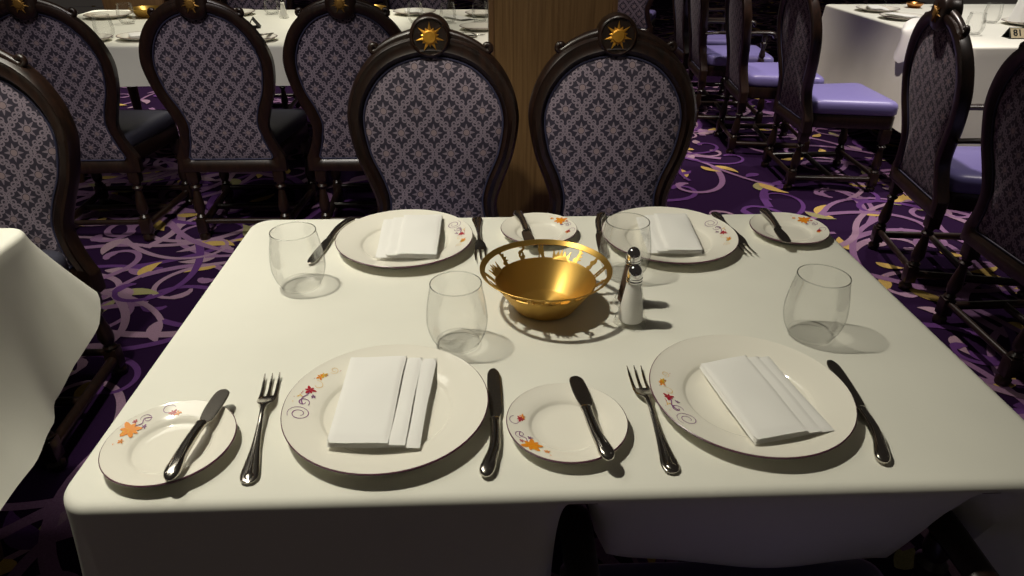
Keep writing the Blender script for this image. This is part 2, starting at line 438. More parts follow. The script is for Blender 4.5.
def leg_bm(px, py, ztop, splay=0):
    bm = bmesh.new()
    def sec(z): return py + splay*max(0, (.34-z))/.34
    pr = [(.014, 0), (.022, .006), (.024, .022), (.017, .032), (.017, .036)]
    rings = []
    def L(prof):
        rr = [[(px+r*math.cos(2*PI*j/14), sec(z)+r*math.sin(2*PI*j/14), z) for j in range(14)] for r, z in prof]; loops(bm, rr, True, False, True, True)
    L(pr); box(bm, px-.021, px+.021, sec(.07)-.021, sec(.07)+.021, .036, .106, .003)
    L([(.018, .106), (.022, .113), (.014, .124), (.020, .134), (.0245, .152), (.022, .18), (.015, .222), (.013, .236), (.021, .244), (.023, .25), (.015, .258), (.019, .266), (.019, .272)])
    box(bm, px-.023, px+.023, sec(.31)-.023, sec(.31)+.023, .272, ztop, .003)
    return bm
def sun_bm(y, r=.043, th=.006, sgn=-1, z0=0):
    bm = bmesh.new(); n = 28; pts = []
    for i in range(n):
        a = PI/2 + 2*PI*i/n; k = i % 4
        pts.append((r*(1, .50, .66, .50)[k]*math.cos(a), z0 + r*(1, .50, .66, .50)[k]*math.sin(a)))
    A = [bm.verts.new((x, y, z)) for x, z in pts]
    Bv = [bm.verts.new((x*.93, y+sgn*th*.6, z0+(z-z0)*.93)) for x, z in pts]; c = bm.verts.new((0, y+sgn*th, z0))
    Cc = [bm.verts.new((.45*r*math.cos(PI/2+2*PI*i/n), y+sgn*th, z0+.45*r*math.sin(PI/2+2*PI*i/n))) for i in range(n)]
    D = [bm.verts.new((.38*r*math.cos(PI/2+2*PI*i/n), y+sgn*th*1.5, z0+.38*r*math.sin(PI/2+2*PI*i/n))) for i in range(n)]
    for P, Q in ((A, Bv), (Bv, Cc), (Cc, D)):
        for i in range(n): bm.faces.new((P[i], P[(i+1) % n], Q[(i+1) % n], Q[i]))
    c.co.y = y+sgn*th*1.8
    for i in range(n): bm.faces.new((D[i], D[(i+1) % n], c))
    bm.faces.new(A); return bm
def make_chair(label, arms, vinyl='vinyl', group=None):
    t = thing('dining_chair', label, 'chair', (0, 0, 0), 0, group)
    # keyhole frame: moulded ring between the two outlines
    bm = bmesh.new()
    sec = [(0, .020), (0, -.012), (.2, -.025), (.45, -.020), (.75, -.027), (1, -.012), (1, .012), (.75, .024), (.3, .026)]
    rings = []
    for (xo, zo), A_, B_ in zip(OUT, INN, INR):
        rings.append([(xo+(q[0]-xo)*k, yb(zo+(q[1]-zo)*k)+y, zo+(q[1]-zo)*k) for k, y in sec for q in ((A_,) if y < 0 else (B_,))])
    loops(bm, rings, True, True); link('back_frame', bm, 'wood', t, True, 50)
    # upholstery front and rear, domed
    cx, cz = 0, .70
    for nm, s in (('back_cushion', -1), ('rear_panel', 1)):
        bm = bmesh.new(); rr = []
        for k, q in ((1.012, .004), (.985, .011), (.93, .016), (.8, .021), (.55, .025), (.25, .027)):
            rr.append([(x*k, yb(cz+(z-cz)*k)+s*q*(1 if s < 0 else .75), cz+(z-cz)*k) for x, z in (INN if s < 0 else INR)])
        loops(bm, rr, True, False, False, True); p = link(nm, bm, 'damask', t, True, 80)
        bm = bmesh.new(); pts = [(x*.985, yb(cz+(z-cz)*.985)+s*.013, cz+(z-cz)*.985) for x, z in (INN if s < 0 else INR)]
        N = len(pts); rings = []
        for i in range(N):
            a, b_, c = Vector(pts[i-1]), Vector(pts[i]), Vector(pts[(i+1) % N]); tg = (c-a).normalized(); nn = tg.cross(Vector((0, 1, 0)))
            rings.append([b_ + nn*(.0032*math.cos(2*PI*j/6)) + Vector((0, .0032*math.sin(2*PI*j/6), 0)) for j in range(6)])
        loops(bm, rings, True, True); link('piping', bm, 'piping', p)
    # crest: two scrolled mouldings and the round medallion
    def top(x): # z of the outer outline at x
        h = [(px, pz) for px, pz in OUT if px >= -1e-6 and pz > .85]; h.sort()
        for (a, za), (b_, zb) in zip(h, h[1:]):
            if a <= x <= b_: return za + (zb-za)*(x-a)/max(1e-6, b_-a)
        return h[-1][1]
    for s in (-1, 1):
        bm = bmesh.new(); P = []; R = []
        for i in range(9):
            x = .045 + .115*i/8; z = top(x) + .000 + .002*i/8; z -= .006*(i/8); P.append((s*x, yb(z)-.004, z)); R.append(.017 - .005*i/8)
        ex, ez = .160, P[-1][2]
        for i in range(1, 15):
            a = i/14*1.55*2*PI*.75; rr = .0125*(1-.62*i/14); P.append((s*(ex + .004 + rr*math.sin(a)*1.0), yb(ez)-.004, ez + .0115 - rr*math.cos(a)*1.0)); R.append(.010-.003*i/14)
        tube(bm, P, R, 8, True, 0, (1, 1)); link('crest_scroll', bm, 'wood', t, True, 60)
    bm = bmesh.new(); zc = 1.020; y0 = yb(zc)
    prof = [(.030, .030), (.053, .028), (.059, .020), (.060, 0), (.059, -.026), (.055, -.034), (.051, -.035), (.048, -.030), (.0, -.030)]
    rings = [[(max(r, .0005)*math.cos(2*PI*j/36), y0+y, zc+max(r, .0005)*math.sin(2*PI*j/36)) for j in range(36)] for r, y in prof]
    loops(bm, rings, True, False, True, True); md = link('medallion', bm, 'wood', t, True, 50)
    s1 = link('sun_emblem', sun_bm(y0-.0295, .043, .006, -1, zc), 'gold', md, False)
    link('sun_emblem', sun_bm(y0+.0295, .036, .005, 1, zc), 'rear_gold', md, False)
    # seat
    bm = bmesh.new(); rr = []
    def seat_ring(k, z, ins):
        pts = []
        for (x, y) in ((.185, 0), (.245, -.43), (-.245, -.43), (-.185, 0)): pts.append((x, y))
        out = []; n = 8; rad = .05
        for i, (x, y) in enumerate(pts):
            for j in range(n+1):
                # rounded corner by quadratic blend toward the neighbours
                pa, pc = Vector(pts[i-1]), Vector(pts[(i+1) % 4]); p = Vector((x, y))
                a = p + (pa-p).normalized()*rad; c = p + (pc-p).normalized()*rad; u = j/n
                q = a*(1-u)**2 + p*2*u*(1-u) + c*u*u; out.append((q.x*(1-ins*4), (q.y+.215)*(1-ins*4)-.215, z))
        return out
    for z, ins in ((.415, .006), (.422, 0), (.455, 0), (.470, .004), (.480, .016), (.485, .05), (.489, .12), (.490, .2)): rr.append(seat_ring(0, z, ins))
    loops(bm, rr, True, False, True, True); link('seat', bm, vinyl, t, True, 60)
    bm = bmesh.new(); rr = [seat_ring(0, z, i) for z, i in ((.345, .006), (.35, .003), (.405, .003), (.414, .008))]
    loops(bm, rr, True, False, True, True); link('seat_rail', bm, 'wood', t, True, 40)
    F = [(-.215, -.395), (.215, -.395)]; Rr = [(-.188, .012), (.188, .012)]
    for x, y in F: link('leg', leg_bm(x, y, .344), 'wood', t, True, 40)
    for x, y in Rr: link('leg', leg_bm(x, y, .338, .03), 'wood', t, True, 40)
    for s in (-1, 1):
        bm = bmesh.new(); tube(bm, [(s*.214, -.375, .068), (s*.191, .018, .068)], .016, 10, True, 0); link('stretcher', bm, 'wood', t)
    bm = bmesh.new(); tube(bm, [(-.204, -.19, .068), (.204, -.19, .068)], .014, 10); link('stretcher', bm, 'wood', t)
    for y, xw in ((-.395, .194), (.036, .167)):
        bm = bmesh.new(); tube(bm, [(-xw, y, .088), (xw, y, .088)], .012, 10); link('stretcher', bm, 'wood', t)
    if arms:
        for s in (-1, 1):
            bm = bmesh.new()
            P = catmull([(s*.225, yb(.62)-.01, .622), (s*.240, -.04, .630), (s*.246, -.17, .630), (s*.246, -.31, .634), (s*.247, -.372, .632), (s*.247, -.396, .620), (s*.247, -.386, .608)], 5)
            n = len(P); tube(bm, P, [.015 + .008*sm(i/n*1.6)*(1-.5*sm((i/n-.85)/.15)) for i in range(n)], 12, True, 0, (1, .62)); link('armrest', bm, 'wood', t)
            bm = bmesh.new(); lathe(bm, [(.016, .40), (.022, .42), (.022, .46), (.014, .475), (.021, .49), (.017, .51), (.013, .535), (.019, .56), (.021, .57), (.014, .58), (.018, .595), (.016, .618)], 14, (s*.246, -.335, 0))
            link('arm_support', bm, 'wood', t)
    return t
G1 = 'armless chairs'
cL = make_chair('chair facing the camera across the table, left of the pair with sun medallions', False)
cL.location = (-.155, 2.01, 0); cL.rotation_euler.z = 0
dup(cL, (.392, 2.02, 0), 0, 'chair facing the camera before the wooden pillar, right of the pair with sun medallions')
L0 = dup(cL, (-1.40, 1.85, 0), 0, 'dining chair facing the camera behind the white cloth at the left edge')
L2 = dup(cL, (-1.105, 2.97, 0), PI, 'dining chair seen from behind, middle of the left row of three')
L1 = dup(cL, (-1.735, 2.97, 0), PI, 'dining chair seen from behind, leftmost of the left row of three')
L3 = dup(cL, (-.545, 2.97, 0), PI, 'chair seen from behind, right end of the left row, behind the left medallion chair')
dup(cL, (1.685, 3.66, 0), PI/2-RD(2), 'chair seen side-on with wide lavender seat against the draped table on the right')
dup(cL, (1.575, 4.27, 0), PI/2-RD(6), 'chair edge-on in the aisle row, directly behind the chair with wide lavender seat')
for x, y, l in ((-1.60, 5.25, 'dining chair facing us across the far long table, left of the tent card'), (-.46, 5.25, 'dining chair facing us across the far long table, nearest the wooden pillar')):
    dup(cL, (x, y, 0), 0, l)
dup(cL, (1.30, 6.55, 0), PI*.92, 'distant dark chair at the top edge just right of the pillar')
cA = make_chair('dark carved armchair with brown side edge, seen from behind at the upper right table', True)
cA.location = (1.755, 2.55, 0); cA.rotation_euler.z = PI/2-RD(9)
dup(cA, (1.71, 1.925, 0), PI/2-RD(2), 'dark armchair seen from behind, cut off by the right edge of the photo')
dup(cA, (.358, .285, 0), PI, 'dark near armchair of which only two arms show under the front tablecloth edge')
dup(cA, (1.50, 4.87, 0), PI/2-RD(5), 'armchair seen edge-on in the aisle row with its armrest over a lavender seat')
dup(cA, (1.54, 5.47, 0), PI/2-RD(4), 'farthest chair of the aisle row, a narrow purple back at the top edge')
vd = None
for o in (L0, L1, L2, L3):  # these seats take the darkened vinyl in place of real shade
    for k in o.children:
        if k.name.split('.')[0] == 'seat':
            if vd is None: vd = k.data.copy(); vd.materials[0] = M['vinyl_shaded']
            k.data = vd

# ------------------------------------------------------------------ tableware
def flat_shape(bm, pts, mi, conv):
    vs = [bm.verts.new(conv(*p)) for p in pts]
    f = bm.faces.new(vs); f.material_index = mi
def plate(name, R, well, rimz, motif, label, loc, rot):
    """motif: list of drawing items in plate polar coordinates; materials glaze, plum, red, orange, yellow, violet"""
    bm = bmesh.new()
    zr = lambda r: .0088 + (rimz-.0088)*((r-well)/(R-well))**.95 if r > well else .0088
    prof = [(well*.72, .0), (well*.78, .0), (well*.80, .002), (well+.004, .0025), (R-.004, rimz-.0042), (R-.0005, rimz-.0028)]
    lip = [(R, rimz-.0008), (R-.0012, rimz)]
    ins = [R-.004, R-.012, R-.025, well+.012, well+.004]
    rest = [(r, zr(r)) for r in ins] + [(well+.001, .0086), (well-.0012, .0078), (well-.0035, .0052), (well-.006, .0037), (well*.6, .0033), (well*.2, .0033), (.001, .0033)]
    allp = prof + lip + rest
    mi = [0]*(len(allp)-1); k = len(prof)
    mi[k-1] = 1; mi[k] = 1
    lathe(bm, allp, 72, (0, 0, 0), mi, True, True)
    def conv(r, a): # r metres, a degrees
        a = math.radians(a); return (r*math.cos(a), r*math.sin(a), zr(r)+.0005)
    def loc2(r0, a0, u, v): # small offsets u (tangential, ccw), v (radial)
        return conv(r0+v, a0 + math.degrees(u/r0))
    for it in motif:
        k = it[0]
        if k == 'flower':
            _, r0, a0, s, np_, c, tw = it
            for i in range(np_):
                th = tw + 2*PI*i/np_; q = s*(1 if i % 2 == 0 else .78)
                pts = [(0, 0), (.5*q, .24*q), (.85*q, .15*q), (q, 0), (.85*q, -.15*q), (.5*q, -.24*q)]
                vs = [bm.verts.new(Vector(loc2(r0, a0, u*math.cos(th)-v*math.sin(th), u*math.sin(th)+v*math.cos(th))) + Vector((0, 0, .00005*i))) for u, v in pts]
                bm.faces.new(vs).material_index = c
        elif k == 'curl':
            _, r0, a0, s, turns, th0, sg, w, c = it; n = 30; P = []
            for i in range(n):
                t = i/(n-1); th = th0 + sg*turns*2*PI*t; q = s*(1-.72*t); P.append((q*math.cos(th), q*math.sin(th)))
            vs = []
            for i, (u, v) in enumerate(P):
                a, b_ = P[max(0, i-1)], P[min(n-1, i+1)]; tx, ty = b_[0]-a[0], b_[1]-a[1]; L = math.hypot(tx, ty); ww = w*(.5+.5*math.sin(PI*i/(n-1)))/2
                vs.append([bm.verts.new(Vector(loc2(r0, a0, u-ty/L*ww*d, v+tx/L*ww*d)) - Vector((0, 0, .0001))) for d in (1, -1)])
            for a, b_ in zip(vs, vs[1:]): bm.faces.new((a[0], a[1], b_[1], b_[0])).material_index = c
        elif k == 'stem':
            _, pts, w, c = it; P = catmull([(p[0]*1000, p[1], 0) for p in pts], 6); vs = []
            Q = [Vector(conv(p.x/1000, p.y)) for p in P]
            for i, q in enumerate(Q):
                tg = (Q[min(i+1, len(Q)-1)]-Q[max(0, i-1)]).normalized(); s_ = Vector((-tg.y, tg.x, 0))*w/2
                vs.append((bm.verts.new(q+s_), bm.verts.new(q-s_)))
            for a, b_ in zip(vs, vs[1:]): bm.faces.new((a[0], a[1], b_[1], b_[0])).material_index = c
    o = link(name, bm, ['glaze', 'plum', 'red', 'orange', 'yellow', 'violet'], None, True, 45)
    o.location = loc; o.rotation_euler.z = rot
    return tag(o, label, 'plate')
# dinner motif around angle 0 (red flower), spiral at +, orange flower at -
DM = [('curl', .113, 25, .0150, 1.75, 1.2, 1, .0012, 5), ('curl', .112, 13, .0085, 1.15, -1.0, -1, .0015, 5), ('stem', [(.112, 15), (.116, 10), (.112, 4), (.113, 0)], .0016, 5),
      ('flower', .113, 0, .0088, 6, 2, .3), ('flower', .104, 5, .0042, 5, 5, .1), ('flower', .120, 4, .0035, 2, 2, 0), ('flower', .120, 7.5, .0045, 3, 4, .7),
      ('flower', .117, -14.5, .0066, 5, 3, .4), ('flower', .116, -17.5, .0062, 5, 4, .9), ('flower', .1135, -18.5, .003, 3, 2, 0), ('curl', .110, -7, .009, .8, 2.4, 1, .0007, 4), ('curl', .114, -26, .0065, 1.3, 0, -1, .0006, 4),
      ('flower', .126, 10, .0012, 4, 2, 0), ('flower', .125, 14, .0012, 4, 4, 0), ('flower', .121, -11, .0012, 4, 5, 0), ('flower', .108, -29, .0013, 4, 2, 0)]
# bread motif around angle 0 (orange star)
BM = [('flower', .064, 0, .0145, 7, 3, .2), ('flower', .064, 0, .0095, 6, 4, .6), ('flower', .062, 19, .0045, 5, 3, .5), ('flower', .068, 25, .0018, 3, 3, 0),
      ('stem', [(.065, -6), (.062, -14), (.067, -20), (.063, -27)], .0011, 5), ('curl', .065, -22, .0075, 1.1, .4, 1, .0009, 5), ('curl', .066, -45, .0095, .75, 2.8, -1, .0009, 5),
      ('flower', .060, -50, .0062, 6, 2, .2), ('flower', .0585, -55, .0055, 5, 3, .5), ('flower', .070, -11, .0038, 5, 2, .3), ('flower', .056, -13, .0042, 5, 5, .2), ('flower', .068, 9, .0025, 3, 4, .2)]
Zp = ZT + .0006
PD = 'dinner_plate'; PB = 'bread_plate'
plate(PD, .135, .088, .021, DM, 'front left dinner plate of the foreground table, bearing a stepped napkin', (-.136, .7286, Zp), RD(163))
plate(PD, .135, .088, .021, DM, 'white dinner plate in front right under the slanted napkin', (.3546, .7388, Zp), RD(184))
plate(PD, .135, .088, .021, DM, 'white dinner plate at far left before the left medallion chair', (-.1624, 1.2486, Zp), RD(8))
plate(PD, .135, .088, .021, DM, 'white dinner plate at far right behind the salt shaker', (.366, 1.248, Zp), RD(3))
plate(PB, .0784, .050, .0165, BM, 'small bread plate at the near left corner with an orange flower', (-.3957, .6671, Zp), RD(158))
plate(PB, .0784, .050, .0165, BM, 'small bread plate between the two front dinner plates', (.0995, .688, Zp), RD(222))
plate(PB, .0784, .050, .0165, BM, 'small bread plate behind the gold dish', (.107, 1.290, Zp), RD(40))
plate(PB, .0784, .050, .0165, BM, 'small bread plate at the far right corner of the table', (.623, 1.277, Zp), RD(40))

def napkin(label, corners, z, seed=0):
    """corners: near the fold order - spine-far, spine-near, step-near, step-far (world xy). three stepped folded layers"""
    rnd = random.Random(seed); A, Bq, Cq, D = [Vector((*c, 0)) for c in corners]; o0 = (A+Bq+Cq+D)/4
    bm = bmesh.new()
    def P(u, v): # u across 0..1 from spine, v along 0..1 from far to near
        return (A*(1-u)+D*u)*(1-v) + (Bq*(1-u)+Cq*u)*v - o0
    zb = 0
    for L, (um, th) in enumerate(((1.0, .0036), (.84, .0034), (.66, .0040))):
        nu, nv = 22, 20; u0 = .003*L; top, bot = [], []
        for side in (0, 1):
            for j in range(nv+1):
                row = []
                for i in range(nu+1):
                    fu, fv = i/nu, j/nv; u = u0 + (um-u0)*fu; v = fv*(1-.004*L) + .002*L
                    e = min(1, min(fu*(um-u0)*12, (1-fu)*(um-u0)*16, fv*24, (1-fv)*24)); e = math.sqrt(max(0, 1-(1-e)**2))
                    wob = .0006*math.sin(u*9+L+seed) * math.sin(v*7+seed) + .0009*math.sin(v*5+L*2+seed*1.7)*fu
                    edge = .0007*math.sin(v*6+seed+L)*fu
                    p = P(u+edge/ .11*fu, v)
                    hz = (th*.5*(1+e) if side == 0 else th*.5*(1-e)) + wob + (.0022*math.sin(PI*fu)*math.sin(PI*fv) if side == 0 and L == 2 else 0)
                    row.append(bm.verts.new((p.x, p.y, zb+hz)))
                (top if side == 0 else bot).append(row)
        for g in (top, bot):
            for j in range(nv):
                for i in range(nu): bm.faces.new((g[j][i], g[j][i+1], g[j+1][i+1], g[j+1][i]))
        for j in range(nv):
            bm.faces.new((top[j][0], top[j+1][0], bot[j+1][0], bot[j][0])); bm.faces.new((top[j][nu], top[j+1][nu], bot[j+1][nu], bot[j][nu]))
        for i in range(nu):
            bm.faces.new((top[0][i], top[0][i+1], bot[0][i+1], bot[0][i])); bm.faces.new((top[nv][i], top[nv][i+1], bot[nv][i+1], bot[nv][i]))
        zb += th + .0002
    o = link('folded_napkin', bm, 'napkin', None, True, 70); o.location = (o0.x, o0.y, z)
    return tag(o, label, 'napkin')
zn = ZT + .0160
napkin('white napkin in three stepped folds on the front left dinner plate', [(-.199, .826), (-.199, .645), (-.086, .640), (-.076, .828)], zn, 1)
napkin('white napkin lying aslant on the front right dinner plate', [(.301, .794), (.325, .632), (.434, .654), (.411, .820)], zn, 2)
napkin('white napkin on the far left dinner plate', [(-.093, 1.150), (-.092, 1.340), (-.214, 1.335), (-.209, 1.158)], zn+.002, 3)
napkin('white napkin on the far right dinner plate behind the tumbler', [(.409, 1.158), (.424, 1.335), (.316, 1.335), (.305, 1.162)], zn, 4)

# cutlery, built along +y with the handle end at the origin
def loft(bm, S_, n=14, mi=0):
    """sections (x,y,z,half width,half thickness)"""
    rings = []
    for x, y, z, w, h in S_:
        r = []
        for j in range(n):
            a = 2*PI*j/n; c, s = math.cos(a), math.sin(a)
            r.append((x + w*math.copysign(abs(c)**.8, c), y, z + h*math.copysign(abs(s)**.8, s)))
        rings.append(r)
    loops(bm, rings, True, False, True, True, mi)
def interp(T, k=4):
    return [tuple(p) for p in ([Vector(q).to_tuple() for q in []] or _interp(T, k))]
def _interp(T, k):
    out = []; n = len(T)
    for i in range(n-1):
        for j in range(k):
            t = j/k; a, b_, c, d = T[max(0, i-1)], T[i], T[i+1], T[min(n-1, i+2)]
            out.append(tuple(.5*(2*b_[q] + (c[q]-a[q])*t + (2*a[q]-5*b_[q]+4*c[q]-d[q])*t*t + (3*b_[q]-a[q]-3*c[q]+d[q])*t**3) for q in range(len(b_))))
    out.append(T[-1]); return out
def make_fork(label):
    t = thing('dinner_fork', label, 'fork')
    bm = bmesh.new()
    loft(bm, _interp([(0, 0, .0035, .004, .0015), (0, .004, .0035, .009, .0022), (0, .014, .0035, .0112, .0026), (0, .030, .0038, .0095, .0026), (0, .060, .005, .006, .0024), (0, .095, .0085, .0038, .0024), (0, .118, .0115, .0034, .0025), (0, .134, .0115, .0045, .0023), (0, .142, .0098, .009, .0018), (0, .149, .0075, .0118, .0014), (0, .158, .0048, .0125, .0011), (0, .164, .0036, .0122, .0010)], 4))
    # raised rib and shell tip on the handle
    loft(bm, _interp([(0, .003, .0052, .002, .0009), (0, .010, .0062, .006, .0012), (0, .018, .006, .003, .0011), (0, .05, .0068, .0016, .0011), (0, .10, .0108, .001, .0008)], 3), 8)
    link('handle', bm, 'steel', t, True, 60)
    for x in (-.0097, 0, .0097):
        bm = bmesh.new(); loft(bm, _interp([(x, .160, .0040, .0031, .0011), (x, .175, .0024, .0023, .0011), (x*1.03, .198, .0036, .0017, .0009), (x*1.06, .214, .0068, .0007, .0005)], 4), 8); link('tine', bm, 'steel', t, True, 60)
    return t
def make_knife(label, name, L, hl, bw, hw, cat='knife', curl=.010):
    t = thing(name, label, cat)
    bm = bmesh.new(); c = -curl
    loft(bm, _interp([(c*1.25, 0, .0055, .003, .002), (c*1.25, .004, .0055, hw*.85, .004), (c*1.15, .012, .0062, hw*1.15, .0052), (c*.75, .028, .0065, hw, .0055), (c*.25, hl*.45, .0062, hw*.86, .0052), (0, hl*.72, .006, hw*.80, .0048), (0, hl*.93, .0055, hw*.78, .0044), (0, hl, .0050, hw*.88, .0044), (0, hl+.003, .0050, hw*.8, .0036)], 5))
    for s in (-1, 1): loft(bm, _interp([(c*1.2+s*hw*.45, .006, .0092, .0012, .001), (c*.75+s*hw*.42, .028, .0110, .0013, .0012), (s*hw*.35, hl*.6, .0103, .0011, .001), (s*hw*.3, hl*.95, .0090, .0009, .0008)], 4), 8)
    link('handle', bm, 'steel', t, True, 60)
    bm = bmesh.new(); bl = L-hl
    o = _interp([(hw*.62, hl+.002), (bw*.5, hl+bl*.12), (bw*.56, hl+bl*.5), (bw*.50, hl+bl*.85), (bw*.25, hl+bl*.975), (0, L), (-bw*.30, hl+bl*.96), (-bw*.46, hl+bl*.82), (-bw*.46, hl+bl*.4), (-hw*.62, hl+.002)], 6)
    rings = []
    cx = lambda p: (p[0]*.5, (p[1]-hl)*.94+hl+bl*.02)
    rings = [[(x, y, .0044) for x, y in o], [(x*.90, y*.996, .0056) for x, y in o]]
    rings = [[(x, y, z) for x, y in o] for z in (.0040,)] + [[(x, y, .0052) for x, y in o]] + [[(x*.88, hl+(y-hl)*.985, .0060) for x, y in o]]
    loops(bm, rings, True, False, True, True); link('blade', bm, 'steel_blade', t, False)
    return t
def lay(o, a, b_, z):
    """handle end at a, pointing to b"""
    o.location = (a[0], a[1], z); o.rotation_euler = (0, 0, math.atan2(b_[1]-a[1], b_[0]-a[0]) - PI/2); return o
zf = ZT + .0006
fk = make_fork('steel fork left of the front left dinner plate'); lay(fk, (-.284, .603), (-.311, .819), zf)
for a, b_, l in (((.218, .602), (.212, .817), 'steel fork left of the front right dinner plate'), ((-.021, 1.378), (-.012, 1.180), 'steel fork right of the far left dinner plate'), ((.502, 1.388), (.511, 1.190), 'steel fork right of the far right dinner plate')):
    lay(dup(fk, (0, 0, 0), 0, l), a, b_, zf)
kn = make_knife('steel knife right of the front left dinner plate', 'dinner_knife', .217, .103, .019, .0085); lay(kn, (.008, .602), (.006, .818), zf)
for a, b_, l in (((.492, .607), (.507, .823), 'steel knife right of the front right dinner plate'), ((-.300, 1.378), (-.332, 1.170), 'steel knife left of the far left dinner plate behind the tumbler'), ((.239, 1.390), (.226, 1.178), 'steel knife seen through the tumbler left of the far right plate')):
    lay(dup(kn, (0, 0, 0), 0, l), a, b_, zf)
bk = make_knife('butter knife on the bread plate at the near left corner', 'butter_knife', .168, .098, .021, .0085, 'knife', -.004)
zk = ZT + .0178
lay(bk, (-.372, .592), (-.357, .760), zk)
for a, b_, l in (((.136, .606), (.119, .772), 'butter knife on the bread plate between the two front settings'), ((.070, 1.362), (.086, 1.196), 'butter knife on the bread plate behind the gold dish'), ((.601, 1.358), (.585, 1.190), 'butter knife on the bread plate at the far right corner')):
    lay(dup(bk, (0, 0, 0), 0, l), a, b_, zk)

# stemless glasses
def make_glass(label, s=1.0, h=.106):
    t = thing('drinking_glass', label, 'glass')
    bm = bmesh.new()
    out = _interp([(.0335, .006), (.041, .018), (.0458, .036), (.0462, .052), (.0437, .075), (.0400, .095), (.0385, h)], 6)
    inn = [(r-.0011, z) for r, z in out][::-1]
    lathe(bm, [(r*s, z*s) for r, z in out] + [((out[-1][0]-.0005)*s, (h+.0007)*s)] + [(r*s, z*s) for r, z in inn], 48, (0, 0, 0), 0, False, False)
    link('bowl', bm, 'glass', t, True, 60)
    bm = bmesh.new(); rr = .0380*s; lathe(bm, [(rr+.00085*math.cos(2*PI*q/8), (h+.0006)*s+.00085*math.sin(2*PI*q/8)) for q in range(9)], 48, (0, 0, 0), 0, False, False); link('rim', bm, 'glass_rim', t)
    bm = bmesh.new(); lathe(bm, [(r*s, z*s) for r, z in [(.024, .0004), (.031, .0004), (.0338, .003), (.0333, .006), (.0300, .010), (.018, .0078), (.004, .0072)]], 48); link('base', bm, 'glass_base', t, True, 60)
    return t
gl = make_glass('clear stemless glass at the far left corner'); gl.location = (-.331, 1.087, zf)
for x, y, l in ((-.047, .893, 'clear stemless glass between the front left plate and gold dish'), (.250, 1.112, 'clear stemless glass behind the salt and pepper shakers'), (.509, .899, 'clear stemless glass right of the shakers casting a ringed shadow')):
    dup(gl, (x, y, zf), 0, l)

